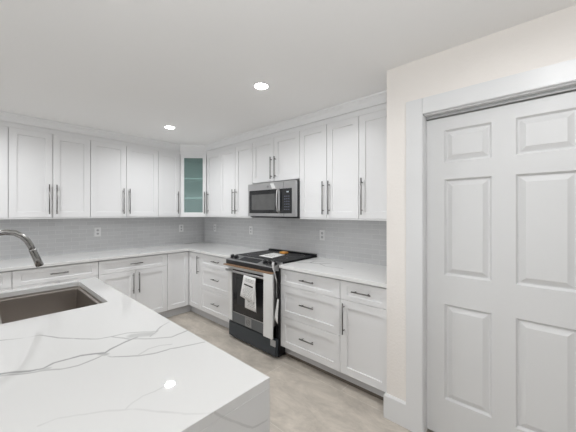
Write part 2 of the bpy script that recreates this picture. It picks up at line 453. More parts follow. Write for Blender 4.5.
DZ0, DZ1 = 1.368, 2.281
HZ0, HZ1 = 1.404, 1.726
def place(run, u):
    """run 'back': u is X; run 'right': u is Y; returns loc, rz"""
    return ((u, -0.006, 0), 0.0) if run == 'back' else ((-0.006, u, 0), R(-90))
def upper(run, u0, u1, doors, label, zb=UB, name='wall_cabinet'):
    """u0 = left edge, u1 = right edge seen from the room; doors = list of (left, right, handle_u or None) in the same coordinates"""
    s = 1 if run == 'back' else -1
    c = (u0 + u1) / 2; W = abs(u1 - u0) / 2
    loc, rz = place(run, c)
    t = thing(name, label, 'cabinet', (loc[0], loc[1], zb), rz, 'white shaker wall cabinets')
    o = zb
    dep = UF - 0.006
    B().box(-W + 0.0005, W - 0.0005, -dep, 0, 0.006, 2.335 - o).build('body', CARC, t)
    B().box(-W, W, -dep - 0.019, -dep + 0.0, DZ1 + 0.0012 - o, 2.334 - o).build('top_rail', CAB, t)
    if zb == UB:
        B().box(-W, W, -dep - 0.016, -dep + 0.02, 0.0, 0.0125, 0.002).build('light_rail', CAB, t)
    dz0 = (DZ0 if zb == UB else zb + 0.012) - o
    for a, bb, hu in doors:
        a = s * (a - c); bb = s * (bb - c)
        h = None
        if hu is not None:
            z0, z1 = (HZ0, HZ1) if zb == UB else (1.808, 2.060)
            h = ('v', s * (hu - c), z0 - o, z1 - o)
        shaker(t, 'door', a, bb, dz0, DZ1 - o, DF - 0.006, h)
    return t
upper('back', -3.80, -3.10, [(-3.80, -3.45, -3.482), (-3.45, -3.10, -3.418)], 'white shaker wall cabinet past the left edge, farthest left on the sink side')
upper('back', -3.10, -2.403, [(-3.10, -2.752, -2.785), (-2.752, -2.403, -2.719)], 'white wall cabinet at the left edge of the photo, only its right door in view')
upper('back', -2.403, -1.713, [(-2.403, -2.058, -2.089), (-2.058, -1.713, -2.026)], 'white two-door wall cabinet hung above the faucet, second from the left')
upper('back', -1.713, -0.922, [(-1.713, -1.326, -1.363), (-1.326, -0.922, -1.292)], 'wider white two-door wall cabinet above the left wall outlet')
upper('back', -0.922, -DG, [(-0.922, -DG, -0.644)], 'narrow single-door white wall cabinet just left of the glass-door corner cabinet')
upper('right', -DG, -0.949, [(-DG, -0.949, -0.658)], 'narrow single-door white wall cabinet just right of the glass-door corner cabinet')
upper('right', -0.949, -1.642, [(-0.949, -1.298, -1.267), (-1.298, -1.642, -1.330)], 'white two-door wall cabinet immediately left of the microwave')
upper('right', -1.642, -2.403, [(-1.642, -2.0195, -1.988), (-2.0195, -2.403, -2.052)], 'short white two-door wall cabinet directly above the microwave', zb=1.768)
upper('right', -2.403, -3.088, [(-2.403, -2.746, -2.712), (-2.746, -3.088, -2.780)], 'white two-door wall cabinet immediately right of the microwave')
upper('right', -3.088, -3.489, [(-3.088, -3.489, -3.125)], 'single-door white wall cabinet against the cream closet wall')

# diagonal corner cabinet with a glazed door
t = thing('corner_wall_cabinet', 'diagonal corner wall cabinet with teal glass door and two shelves', 'cabinet', (-DG / 2 - DF / 2, -DG / 2 - DF / 2, UB), R(-45), 'white shaker wall cabinets')
inv = (Matrix.Translation(t.location) @ Matrix.Rotation(R(-45), 4, 'Z')).inverted()
def L2(x, y): q = inv @ Vector((x, y, 0)); return (q.x, q.y)
g = 0.006
outer = [(-g, -g), (-DG + 0.001, -g), (-DG + 0.001, -UF), (-UF, -DG + 0.001), (-g, -DG + 0.001)]
inner = [(-0.024, -0.024), (-DG + 0.019, -0.024), (-DG + 0.019, -UF - 0.01), (-UF - 0.01, -DG + 0.019), (-0.024, -DG + 0.019)]
b = B()
b.prism([L2(*p) for p in outer], 0.006, 0.024)
b.prism([L2(*p) for p in outer], DZ1 - UB - 0.03, 2.335 - UB)
b.prism([L2(*p) for p in [(-g, -g), (-DG + 0.001, -g), (-DG + 0.001, -0.024), (-0.024, -0.024)]], 0.0235, DZ1 - UB - 0.0295)
b.prism([L2(*p) for p in [(-g, -g), (-0.024, -0.024), (-0.024, -DG + 0.001), (-g, -DG + 0.001)]], 0.0235, DZ1 - UB - 0.0295)
b.prism([L2(*p) for p in [(-DG + 0.001, -0.024), (-DG + 0.001, -UF), (-DG + 0.019, -UF - 0.0), (-DG + 0.019, -0.024)]], 0.0235, DZ1 - UB - 0.0295)
b.prism([L2(*p) for p in [(-0.024, -DG + 0.001), (-UF, -DG + 0.001), (-UF, -DG + 0.019), (-0.024, -DG + 0.019)]], 0.0235, DZ1 - UB - 0.0295)
b.build('body', CARC, t)
hw = (DG - DF) / math.sqrt(2)
for zs in (1.925, 1.635):
    B().prism([L2(*p) for p in inner], zs - UB - 0.009, zs - UB + 0.009).build('shelf', CARC, t)
B().box(-hw, hw, 0.0, 0.016, DZ1 + 0.0012 - UB, 2.334 - UB).build('top_rail', CAB, t)
B().box(-hw, hw, 0.002, 0.03, 0, 0.0125, 0.002).build('light_rail', CAB, t)
shaker(t, 'door', -hw + 0.004, hw - 0.004, DZ0 - UB, DZ1 - UB, 0.0, ('v', hw - 0.028, HZ0 - UB, HZ1 - UB), fr=0.052, glass=True)

BFR = 0.60; BF = 0.62
def toekick(t, x0, x1, dep, strip=False):
    B().box(x0, x1, -0.55 + 0.006 , -0.53 + 0.006, 0.03 if strip else 0.0, 0.115).build('toe_kick', TOE, t)
    if strip: B().box(x0, x1, -0.545 + 0.006, -0.53 + 0.006, 0.0, 0.0299).build('floor_strip', BROWN_STRIP, t)  # dark brown strip along the floor under the toe kick
def basecab(run, u0, u1, fronts, label, group='white shaker base cabinets', strip=False, xend=None):
    """fronts: (kind, left, right, z0, z1, handle) handle = ('v', u, z0, z1) or ('h', z, uleft, uright)"""
    s = 1 if run == 'back' else -1
    c = (u0 + u1) / 2; W = abs(u1 - u0) / 2
    loc, rz = place(run, c)
    t = thing('base_cabinet', label, 'cabinet', loc, rz, group)
    dep = BFR - 0.006
    B().box(-W + 0.0005, W - 0.0005, -dep, 0, 0.112, CB - 0.001).build('body', CARC, t)
    toekick(t, -W, W, dep, strip)
    for kind, a, bb, z0, z1, h in fronts:
        hh = None
        if h:
            hh = ('v', s * (h[1] - c), h[2], h[3]) if h[0] == 'v' else ('h', h[1], s * (h[2] - c), s * (h[3] - c))
        shaker(t, kind, s * (a - c), s * (bb - c), z0, z1, BF - 0.006, hh)
    return t
ZD = 0.717
def two_door(run, u0, u1, label):
    s = 1 if run == 'back' else -1
    m = (u0 + u1) / 2
    return basecab(run, u0, u1, [('drawer', u0, u1, ZD + 0.003, 0.870, ('h', 0.804, m - 0.072 * s, m + 0.072 * s)),
                                 ('door', u0, m, 0.12, ZD, ('v', m - 0.033 * s, 0.443, 0.690)),
                                 ('door', m, u1, 0.12, ZD, ('v', m + 0.033 * s, 0.443, 0.690))], label)
def drawers3(run, u0, u1, label, m=None, strip=False):
    s = 1 if run == 'back' else -1
    m = m or (u0 + u1) / 2
    return basecab(run, u0, u1, [('drawer', u0, u1, ZD + 0.003, 0.870, ('h', 0.805, m - 0.078 * s, m + 0.078 * s)),
                                 ('drawer', u0, u1, 0.417, ZD, ('h', 0.581, m - 0.078 * s, m + 0.078 * s)),
                                 ('drawer', u0, u1, 0.12, 0.414, ('h', 0.275, m - 0.078 * s, m + 0.078 * s))], label, strip=strip)
two_door('back', -3.85, -3.12, 'white base cabinet past the left edge, farthest left under the back counter')
two_door('back', -3.12, -2.391, 'white base cabinet at the left edge behind the sink')
two_door('back', -2.391, -1.703, 'white base cabinet behind the sink, its wide drawer showing above the sink')
two_door('back', -1.703, -0.924, 'white base cabinet with one drawer over two doors beyond the island')
drawers3('right', -0.916, -1.640, 'white three-drawer base cabinet immediately left of the range', m=-1.30)
drawers3('right', -2.403, -3.074, 'white three-drawer base cabinet immediately right of the range', m=-2.742, strip=True)
basecab('right', -3.074, -3.489, [('drawer', -3.074, -3.489, ZD + 0.003, 0.870, ('h', 0.803, -3.192, -3.350)),
                                  ('door', -3.074, -3.489, 0.12, ZD, ('v', -3.114, 0.448, 0.695))],
        'white base cabinet with one drawer over one door beside the closet wall', strip=True)
# L-shaped corner base cabinet
t = thing('corner_base_cabinet', 'L-shaped corner base cabinet with two full-height doors meeting at the inside corner', 'cabinet', (0, 0, 0), 0, 'white shaker base cabinets')
b = B(); q = BFR
b.prism([(-g, -g), (-0.923, -g), (-0.923, -q), (-q, -q), (-q, -0.915), (-g, -0.915)], 0.112, CB - 0.001)
b.build('body', CARC, t)
b = B(); k0, k1 = 0.53, 0.55
b.prism([(-k0, -k0), (-0.923, -k0), (-0.923, -k1), (-k1, -k1), (-k1, -0.915), (-k0, -0.915)], 0.0, 0.115)
b.build('toe_kick', TOE, t)
shaker(t, 'door', -0.924, -0.623, 0.12, 0.870, BF)
dd = shaker(t, 'door', 0.6225, 0.916, 0.12, 0.870, BF, ('v', 0.886, 0.60, 0.840))
dd.rotation_euler = (0, 0, R(-90))

# ------------------------------------------------------------------ countertops and backsplash
QC = quartz('white_quartz_counter', [
    (0.010, 0.8, [(-0.43, -2.47, CT), (-0.36, -2.56, CT), (-0.33, -2.66, CT), (-0.24, -2.73, CT)]),
    (0.008, 0.7, [(-0.36, -2.56, CT), (-0.27, -2.55, CT), (-0.20, -2.62, CT)]),
    (0.009, 0.6, [(-0.33, -2.66, CT), (-0.40, -2.78, CT), (-0.38, -2.95, CT)]),
    (0.007, 0.5, [(-1.75, -0.30, CT), (-1.55, -0.22, CT), (-1.40, -0.28, CT), (-1.28, -0.20, CT)]),
], generic=0.25, seed=3.1)
CF = 0.648
b = B(); b.prism([(-0.002, -0.002), (-3.86, -0.002), (-3.86, -CF), (-CF, -CF), (-CF, -1.638), (-0.002, -1.638)], CB, CT)
o = b.build('countertop', QC, None, bev=0.002); tag(o, 'L-shaped white quartz countertop running through the corner, left of the range', 'countertop')
b = B(); b.box(-CF, -0.002, -3.489, -2.407, CB, CT)
o = b.build('countertop', QC, None, bev=0.002); tag(o, 'short white quartz countertop between the range and the closet wall', 'countertop')
o = B().box(-3.86, -0.0055, -0.0055, -0.0, CT + 0.0005, UB + 0.004).build('backsplash', TILE_X)
tag(o, 'grey subway tile backsplash on the far wall behind the faucet', 'backsplash')
b = B(); b.box(-0.0055, 0, -3.490, 0, CT + 0.0005, UB + 0.004)
o = b.build('backsplash', TILE_Y); tag(o, 'grey subway tile backsplash on the right wall behind the range', 'backsplash')

def outlet(run, u, label, switch=False):
    loc, rz = place(run, u); 
    t = thing('wall_outlet', label, 'outlet', (loc[0], loc[1], 1.108), rz, 'white wall outlets on the backsplash')
    B().box(-0.036, 0.036, -0.006, 0.0, 0, 0.116, 0.002).build('cover_plate', PLATE, t)
    for z in (0.036, 0.080):
        rcp = B().tube([(0, -0.0055, z), (0, -0.0078, z)], 0.0155, 16).build('receptacle', SLOT, t)
        b = B(); b.box(-0.0065, -0.0045, -0.0083, -0.0077, z - 0.004, z + 0.006); b.box(0.0045, 0.0065, -0.0083, -0.0077, z - 0.004, z + 0.006)
        b.build('slots', BLACK, rcp)
    return t
outlet('back', -1.564, 'white wall outlet above the left counter, beyond the sink')
outlet('back', -0.424, 'white wall outlet under the glass-door cabinet, just left of the corner')
outlet('right', -0.334, 'small white wall outlet just right of the tiled corner')
outlet('right', -1.239, 'white wall outlet left of the range, below the microwave\'s left side')
outlet('right', -2.468, 'white wall outlet right of the range above the short counter')

# ------------------------------------------------------------------ island with waterfall end
IX1, IY1, IY0 = -1.985, -3.662, -1.700; IX0 = -3.05
SX0, SX1, SY0, SY1 = -2.532, -2.098, -2.456, -1.765
VE = [  # traced veins (width, strength, points)
    (0.0069, 0.9, [(-0.047, -0.325, 0.914), (0.001, -0.357, 0.914), (0.039, -0.383, 0.914), (0.069, -0.395, 0.914), (0.097, -0.379, 0.914), (0.167, -0.386, 0.914), (0.223, -0.422, 0.914), (0.233, -0.43, 0.914), (0.256, -0.412, 0.914), (0.314, -0.39, 0.914), (0.358, -0.383, 0.914)]),
    (0.0056, 0.6, [(-0.03, -0.351, 0.914), (0.035, -0.395, 0.914), (0.067, -0.414, 0.914), (0.1, -0.443, 0.914), (0.148, -0.458, 0.914), (0.203, -0.452, 0.914), (0.226, -0.444, 0.914)]),
    (0.0125, 0.55, [(0.222, -0.424, 0.914), (0.235, -0.446, 0.914)]),
    (0.0125, 0.5, [(0.064, -0.399, 0.914), (0.075, -0.409, 0.914)]),
    (0.0050, 0.7, [(0.231, -0.437, 0.914), (0.24, -0.479, 0.914), (0.275, -0.514, 0.914), (0.309, -0.543, 0.914), (0.359, -0.568, 0.914), (0.406, -0.573, 0.914), (0.47, -0.604, 0.914), (0.524, -0.623, 0.914)]),
    (0.0044, 0.35, [(0.312, -0.536, 0.914), (0.352, -0.517, 0.914), (0.393, -0.519, 0.914), (0.429, -0.543, 0.914)]),
    (0.0050, 0.6, [(-0.032, 0.01, 0.914), (-0.019, 0.001, 0.914), (0.039, -0.043, 0.914), (0.095, -0.062, 0.914), (0.144, -0.147, 0.914), (0.206, -0.233, 0.914), (0.257, -0.284, 0.914), (0.288, -0.294, 0.914), (0.348, -0.306, 0.914), (0.436, -0.382, 0.914), (0.473, -0.349, 0.914), (0.52, -0.321, 0.914)]),
    (0.0056, 0.6, [(0.293, -0.296, 0.914), (0.332, -0.379, 0.914), (0.397, -0.439, 0.914), (0.457, -0.48, 0.914), (0.51, -0.472, 0.914), (0.557, -0.462, 0.914)]),
    (0.0275, 0.5, [(0.352, -0.355, 0.914), (0.407, -0.387, 0.914)]),
    (0.0050, 0.7, [(0.398, -0.412, 0.914), (0.443, -0.382, 0.914)]),
    (0.0037, 0.17, [(0.182, -0.807, 0.914), (0.201, -0.792, 0.914), (0.233, -0.782, 0.914), (0.262, -0.789, 0.914), (0.297, -0.783, 0.914), (0.328, -0.782, 0.914)]),
    (0.0044, 0.17, [(0.024, -0.708, 0.914), (0.055, -0.71, 0.914), (0.112, -0.749, 0.914), (0.137, -0.766, 0.914), (0.191, -0.817, 0.914), (0.278, -0.933, 0.914), (0.332, -0.987, 0.914)]),
    (0.004, 0.3, [(0.336, -0.981, 0.911), (0.386, -0.981, 0.86), (0.461, -0.981, 0.797), (0.524, -0.981, 0.786)]),
]
QI = quartz('white_quartz_island', VE, generic=0.0, base=(0.70, 0.698, 0.69))  # same stone as the counters, base darkened to offset the stronger light here
t = thing('kitchen_island', 'white kitchen island with veined waterfall quartz top in the foreground', 'island', ((IX0 + IX1) / 2, (IY0 + IY1) / 2, 0))
ox, oy = t.location.x, t.location.y
bm = bmesh.new()
def slab_with_hole(x0, x1, y0, y1, z0, z1, hx0, hx1, hy0, hy1, rc=0.018):
    """one closed mesh: rectangular slab with a round-cornered hole"""
    hole = []
    for cx, cy, a0 in ((hx1 - rc, hy1 - rc, 0), (hx0 + rc, hy1 - rc, 90), (hx0 + rc, hy0 + rc, 180), (hx1 - rc, hy0 + rc, 270)):
        for k in range(6):
            a = R(a0 + 90 * k / 5); hole.append((cx + rc * math.cos(a), cy + rc * math.sin(a)))
    outer = [(x1, y1), (x0, y1), (x0, y0), (x1, y0)]
    top = {}; bot = {}
    for z, D in ((z1, top), (z0, bot)):
        D['h'] = [bm.verts.new((x, y, z)) for x, y in hole]; D['o'] = [bm.verts.new((x, y, z)) for x, y in outer]
        for c in range(4):
            fan = [D['h'][c * 6 + k] for k in range(6)]
            for k in range(5): bm.faces.new((D['o'][c], fan[k + 1], fan[k]))
            n = (c + 1) % 4
            bm.faces.new((D['o'][c], D['o'][n], D['h'][n * 6], D['h'][c * 6 + 5]))
    for k in range(24): bm.faces.new((top['h'][k], top['h'][(k + 1) % 24], bot['h'][(k + 1) % 24], bot['h'][k]))
    for k in range(4): bm.faces.new((top['o'][k], top['o'][(k + 1) % 4], bot['o'][(k + 1) % 4], bot['o'][k]))
slab_with_hole(IX0 - ox, IX1 - ox, IY1 - oy, IY0 - oy, CB, CT, SX0 - ox, SX1 - ox, SY0 - oy, SY1 - oy)
bmesh.ops.recalc_face_normals(bm, faces=bm.faces)
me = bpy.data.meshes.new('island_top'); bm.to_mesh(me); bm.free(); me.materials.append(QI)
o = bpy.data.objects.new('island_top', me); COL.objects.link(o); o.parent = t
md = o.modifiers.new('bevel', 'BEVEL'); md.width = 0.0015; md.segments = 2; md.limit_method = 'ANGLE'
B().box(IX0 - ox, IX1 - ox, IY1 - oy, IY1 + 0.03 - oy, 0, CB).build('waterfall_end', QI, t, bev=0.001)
b = B()
bx0, bx1, by0, by1 = IX0 + 0.25 - ox, IX1 - 0.04 - ox, IY1 + 0.031 - oy, IY0 - 0.02 - oy
b.box(bx0, bx1, by0, by0 + 0.02, 0.1, CB - 0.001); b.box(bx0, bx1, by1 - 0.02, by1, 0.1, CB - 0.001)
b.box(bx0, bx0 + 0.02, by0, by1, 0.1, CB - 0.001); b.box(bx1 - 0.02, bx1, by0, by1, 0.1, CB - 0.001)
b.box(bx0, bx1, by0, by1, 0.1, 0.12)
b.build('body', CARC, t)
B().box(bx0 + 0.06, bx1 - 0.06, by0, by1 - 0.02, 0, 0.0999).build('toe_kick', TOE, t)
n = 4; wy = (by1 - by0) / n
for k in range(n):
    d = shaker(t, 'door', -(by1 - k * wy), -(by1 - (k + 1) * wy), 0.12, 0.870, bx1 + 0.019, ('v', -(by1 - (k + (0.9 if k % 2 == 0 else 0.1)) * wy), 0.6, 0.85))
    # doors face the aisle (+X): local x -> -Y, local -y -> +X needs a mirrored frame, so turn by 90 degrees
    d.rotation_euler = (0, 0, R(90))
    for v in d.data.vertices: v.co.x = -v.co.x
    for h in d.children:
        for v in h.data.vertices: v.co.x = -v.co.x
        h.data.flip_normals()
    d.data.flip_normals()

# sink
t = thing('undermount_sink', 'deep rectangular stainless undermount sink set in the island top', 'sink', ((SX0 + SX1) / 2, (SY0 + SY1) / 2, 0.66))
b = B(); hx, hy = (SX1 - SX0) / 2, (SY1 - SY0) / 2; z1 = CB - 0.66 - 0.0005; zb = 0.0
bm = b.bm
def rrect(hx, hy, z, r, n=5):
    out = []
    for cx, cy, a0 in ((hx - r, hy - r, 0), (-hx + r, hy - r, 90), (-hx + r, -hy + r, 180), (hx - r, -hy + r, 270)):
        for k in range(n):
            a = R(a0 + 90 * k / (n - 1)); out.append(bm.verts.new((cx + r * math.cos(a), cy + r * math.sin(a), z)))
    return out
rings = [rrect(hx + 0.018, hy + 0.016, z1 - 0.0015, 0.02), rrect(hx + 0.018, hy + 0.016, z1, 0.02), rrect(hx - 0.001, hy - 0.001, z1, 0.014), rrect(hx - 0.002, hy - 0.002, z1 - 0.012, 0.014),
         rrect(hx - 0.014, hy - 0.003, z1 - 0.014, 0.012), rrect(hx - 0.016, hy - 0.004, z1 - 0.02, 0.012), rrect(hx - 0.020, hy - 0.008, 0.02, 0.012), rrect(hx - 0.034, hy - 0.022, 0.004, 0.012), rrect(0.05, 0.05, 0.0, 0.049)]
for l0, l1 in zip(rings[:-1], rings[1:]):
    for k in range(20):
        f = bm.faces.new((l0[k], l0[(k + 1) % 20], l1[(k + 1) % 20], l1[k]))
bm.faces.new(rings[-1])
bo = b.build('basin', SINKM, t)
B().tube([(0, 0, 0.0005), (0, 0, 0.004)], [0.055, 0.050], 24).build('drain', FAUC, t)

# faucet
FX, FY = -2.612, -2.11
t = thing('kitchen_faucet', 'brushed steel gooseneck pull-down faucet arching over the sink', 'faucet', (FX, FY, CT))
b = B(); b.tube([(0, 0, 0), (0, 0, 0.012)], [0.030, 0.027], 24); b.tube([(0, 0, 0.012), (0, 0, 0.11)], 0.0215, 20)
b.build('base', FAUC, t)
pts = [(0, 0, 0.108), (0, 0, 0.26)]
cxx, czz, rr = 0.108, 0.298, 0.1115
# measured sweep of the neck
sweep = [(-2.610, 1.190), (-2.606, 1.230), (-2.592, 1.268), (-2.566, 1.298), (-2.532, 1.317), (-2.497, 1.3225), (-2.461, 1.316), (-2.430, 1.295), (-2.409, 1.268), (-2.396, 1.240), (-2.388, 1.219)]
pts = [(0, 0, 0.108)] + [(x - FX, 0, z - CT - 0.006) for x, z in sweep]
b = B(); b.tube(pts, 0.0158, 18); b.build('neck', FAUC, t)
b = B(); b.tube([(-2.389 - FX, 0, 1.214 - CT), (-2.386 - FX, 0, 1.205 - CT), (-2.372 - FX, 0, 1.163 - CT), (-2.355 - FX, 0, 1.113 - CT)], [0.0160, 0.0172, 0.0178, 0.0190], 20)
hd = b.build('spray_head', FAUC, t)
B().tube([(-2.3552 - FX, 0, 1.1135 - CT), (-2.354 - FX, 0, 1.110 - CT)], 0.0150, 20).build('nozzle', RUB, hd)
b = B(); b.tube([(0, -0.02, 0.07), (0, -0.045, 0.072)], 0.013, 16); b.tube([(0, -0.04, 0.075), (0.0, -0.06, 0.10), (0.0, -0.10, 0.135)], [0.007, 0.006, 0.005], 12)
b.build('lever', FAUC, t)

# ------------------------------------------------------------------ microwave
def letters(txt, size, m, parent, loc, rot=(R(90), 0, 0)):
    c = bpy.data.curves.new('lettering', 'FONT'); c.body = txt; c.size = size; c.align_x = 'CENTER'; c.align_y = 'CENTER'; c.extrude = 0.0003
    o = bpy.data.objects.new('lettering', c); COL.objects.link(o); dg = bpy.context.evaluated_depsgraph_get()
    me = bpy.data.meshes.new_from_object(o.evaluated_get(dg)); bpy.data.objects.remove(o)
    o = bpy.data.objects.new('lettering', me); COL.objects.link(o); me.materials.clear(); me.materials.append(m)
    o.parent = parent; o.location = loc; o.rotation_euler = rot
    return o
def emblem(parent, x, y, z, r, m_plate=None):
    """round maker's emblem: ring with two letters"""
    b = B(); n = 24
    for k in range(n):
        a0, a1 = 2 * math.pi * k / n, 2 * math.pi * (k + 1) / n
        v = []
        for yy in (y, y - 0.0012):
            for rr_, aa in ((r, a0), (r, a1), (r * 0.84, a1), (r * 0.84, a0)): v.append(b.bm.verts.new((x + rr_ * math.cos(aa), yy, z + rr_ * math.sin(aa))))
        for f in ((4, 5, 6, 7), (0, 1, 5, 4), (2, 3, 7, 6)): b.bm.faces.new([v[i] for i in f])
    e = b.build('emblem', NICK, parent)
    letters('GE', r * 1.0, NICK, e, (x, y - 0.0008, z))
    return e
MWZ = 1.366; MH = 0.394
t = thing('microwave', 'stainless over-the-range microwave mounted above the range', 'microwave', (-0.006, -2.0225, MWZ), R(-90))
MW = 0.3795
B().box(-MW, MW, -0.355, 0, 0, MH, 0.002).build('body', BLACK, t)
yf = 0.394
def muy(x, y): return x
d = B()
# stainless front frame: door part and control side
d.box(-MW, 0.215, -yf, -0.356, 0.012, MH, 0.003)
door = d.build('door', STEEL, t)
B().box(-MW + 0.028, 0.132, -yf - 0.002, -yf + 0.001, 0.046, MH - 0.080, 0.002).build('window', BGLASS, door)
B().box(-MW + 0.075, 0.085, -yf - 0.0028, -yf - 0.0018, 0.085, MH - 0.130).build('mesh_window', MWWIN, door)
hb = B(); hb.tube([(0.148, -yf + 0.002, 0.055), (0.148, -yf - 0.026, 0.075), (0.148, -yf - 0.036, 0.13), (0.148, -yf - 0.038, 0.19), (0.148, -yf - 0.036, 0.25), (0.148, -yf - 0.026, 0.300), (0.148, -yf + 0.002, 0.318)], 0.0105, 12)
hb.build('handle', STEEL, door)
emblem(door, -0.03, -yf - 0.0005, MH - 0.045, 0.013)
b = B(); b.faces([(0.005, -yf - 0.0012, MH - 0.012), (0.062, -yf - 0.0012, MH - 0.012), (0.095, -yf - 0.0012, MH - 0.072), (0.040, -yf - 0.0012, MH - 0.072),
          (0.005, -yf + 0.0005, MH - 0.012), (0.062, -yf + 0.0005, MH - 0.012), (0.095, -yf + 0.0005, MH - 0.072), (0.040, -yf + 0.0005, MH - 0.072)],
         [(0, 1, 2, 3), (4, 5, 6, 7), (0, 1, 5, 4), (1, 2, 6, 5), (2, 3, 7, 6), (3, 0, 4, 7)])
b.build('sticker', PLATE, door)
cp = B().box(0.217, MW, -yf, -0.356, 0.012, MH, 0.003).build('control_side', STEEL, t)
kp = B().box(0.162, 0.334, -yf - 0.0025, -yf + 0.001, 0.046, MH - 0.080, 0.001).build('control_panel', BGLASS, t)
b = B()
for r_ in range(6):
    for c_ in range(3): b.box(0.228 + c_ * 0.028, 0.246 + c_ * 0.028, -yf - 0.0032, -yf - 0.0024, 0.085 + r_ * 0.028, 0.094 + r_ * 0.028)
b.build('buttons', mat('dim_button_print', (0.10, 0.11, 0.15), 0.4, var=0.02), kp)
B().box(0.262, 0.292, -yf - 0.0032, -yf - 0.0024, 0.270, 0.284).build('display', mat('pale_display', (0.5, 0.55, 0.6), 0.3, var=0.02), kp)
b = B()
for k in range(14): b.box(-MW + 0.05 + k * 0.05, -MW + 0.09 + k * 0.05, -0.34, -0.30, -0.002, 0.001)
b.box(-MW + 0.02, MW - 0.02, -0.35, -0.05, -0.006, 0.0)
b.build('vent_underside', BLACK, t)

# ------------------------------------------------------------------ range
RC = -2.0215
t = thing('gas_range', 'stainless and slate range with protective wrapping still on', 'stove', (-0.012, RC, 0), R(-90))
t.name = 'kitchen_range'
RW = 0.3775
def ly(X): return X + 0.012       # world X of a face -> local y
b = B(); b.box(-RW, RW, ly(-0.640), 0.0, 0.012, 0.905); body = b.build('body', BLACK, t)
for sx in (-1, 1):
    for yy in (-0.08, -0.56): B().tube([(sx * 0.33, yy, 0.0), (sx * 0.33, yy, 0.02)], 0.018, 12).build('foot', BLACK, t)
B().box(-RW, RW, ly(-0.682), ly(-0.641), 0.028, 0.192, 0.006).build('storage_drawer', SLATE, t)
# oven door: frame with a window
b = B(); df = ly(-0.690); db = ly(-0.641)
wz0, wz1, wx0, wx1 = 0.318, 0.790, -0.290, 0.270
b.box(-RW + 0.004, wx0, df, db, 0.205, 0.845, 0.002); b.box(wx1, RW - 0.034, df, db, 0.205, 0.845, 0.002)
b.box(wx0, wx1, df, db, wz1, 0.845, 0.002)
b.box(wx0 - 0.001, wx1 + 0.001, df, db, 0.230, wz0)
door = b.build('oven_door', STEEL, t)
B().box(wx0, wx1, df + 0.002, db, wz0, wz1).build('oven_window', BGLASS, door)
B().box(wx0 + 0.07, wx1 - 0.07, df + 0.0012, df + 0.0022, wz0 + 0.09, wz1 - 0.09).build('window_screen', WINGL, door)
B().box(-RW + 0.004, RW - 0.034, df - 0.0008, db, 0.205, 0.312, 0.001).build('lower_band', mat('smoky_steel_band', (0.17, 0.185, 0.20), 0.35, 0.7, var=0.03), door)
plate = B().box(-0.075, 0.030, df - 0.0022, df - 0.0008, 0.212, 0.306).build('badge_plate', mat('pale_badge', (0.36, 0.37, 0.38), 0.4, 0.6, var=0.02), door)
emblem(plate, -0.022, df - 0.0024, 0.259, 0.030)
b = B(); hy_ = df - 0.052; hz = 0.785
b.tube([(-0.345, hy_, hz), (-0.17, hy_ - 0.008, hz), (0.0, hy_ - 0.010, hz), (0.17, hy_ - 0.008, hz), (0.345, hy_, hz)], 0.012, 14)
for x in (-0.325, 0.325): b.tube([(x, df + 0.001, hz), (x, hy_, hz)], 0.010, 10)
b.build('handle', STEEL, door)
# control panel, sloped to the front edge
b = B(); x0, x1 = -RW, RW
prof = [(ly(-0.640), 0.850), (ly(-0.700), 0.862), (ly(-0.722), 0.876), (ly(-0.716), 0.898), (ly(-0.60), 0.930), (ly(-0.585), 0.930), (ly(-0.585), 0.906), (ly(-0.640), 0.906)]
vs = [(x0, y, z) for y, z in prof] + [(x1, y, z) for y, z in prof]; n = len(prof)
fs = [tuple(range(n))[::-1], tuple(range(n, 2 * n))] + [(i, (i + 1) % n, n + (i + 1) % n, n + i) for i in range(n)]
b.faces(vs, fs); cpn = b.build('control_panel', STEEL, t, bev=0.002)
B().box(-RW + 0.003, RW - 0.003, ly(-0.7235), ly(-0.69), 0.851, 0.893, 0.002).build('front_band', BLACK, cpn)
sl = math.atan2(0.032, 0.116)
def onpanel(f, up=0.0):   # f: 0 front .. 1 back of the sloped face
    y = ly(-0.716) + 0.116 * f; z = 0.898 + 0.032 * f
    return y - math.sin(sl) * up, z + math.cos(sl) * up
y0, z0 = onpanel(0.15, 0.001); y1, z1 = onpanel(0.9, 0.001)
b = B(); vs = []
for up in (0.0002, 0.0014):
    for f in (0.15, 0.9):
        y, z = onpanel(f, up); vs += [(-0.185, y, z), (0.125, y, z)]
b.faces(vs, [(0, 1, 3, 2), (4, 5, 7, 6), (0, 1, 5, 4), (2, 3, 7, 6), (0, 2, 6, 4), (1, 3, 7, 5)])
b.build('touch_display', BGLASS, cpn)
for x in (-0.335, -0.262, 0.205, 0.265, 0.335):
    ya, za = onpanel(0.5, 0.0); yb_, zb_ = onpanel(0.5, 0.008); yc, zc = onpanel(0.5, 0.030)
    kb = B().tube([(x, ya, za), (x, yb_, zb_)], 0.027, 20)
    kb.tube([(x, yb_, zb_), (x, yc, zc)], [0.021, 0.018], 20).build('knob', BLACK, cpn)
b = B(); b.box(-RW, RW, ly(-0.585), -0.001, 0.906, 0.931, 0.003)
ck = b.build('cooktop', mat('dark_cooktop_glass', (0.012, 0.013, 0.015), 0.35, spec=0.12, var=0.03), t)
b = B(); b.box(-RW, RW, -0.045, -0.001, 0.931, 0.948, 0.003); b.build('rear_vent_trim', BLACK, t)
for x, y, r_ in ((-0.19, -0.42, 0.105), (-0.19, -0.16, 0.075), (0.19, -0.42, 0.085), (0.19, -0.16, 0.105)):
    b = B(); n = 32
    for k in range(n):
        a0, a1 = 2 * math.pi * k / n, 2 * math.pi * (k + 1) / n
        vv = [b.bm.verts.new((x + q_ * math.cos(a), y + q_ * math.sin(a), 0.9314)) for q_, a in ((r_, a0), (r_, a1), (r_ - 0.003, a1), (r_ - 0.003, a0))]
        b.bm.faces.new(vv)
    b.build('burner_ring', SLOT, ck)

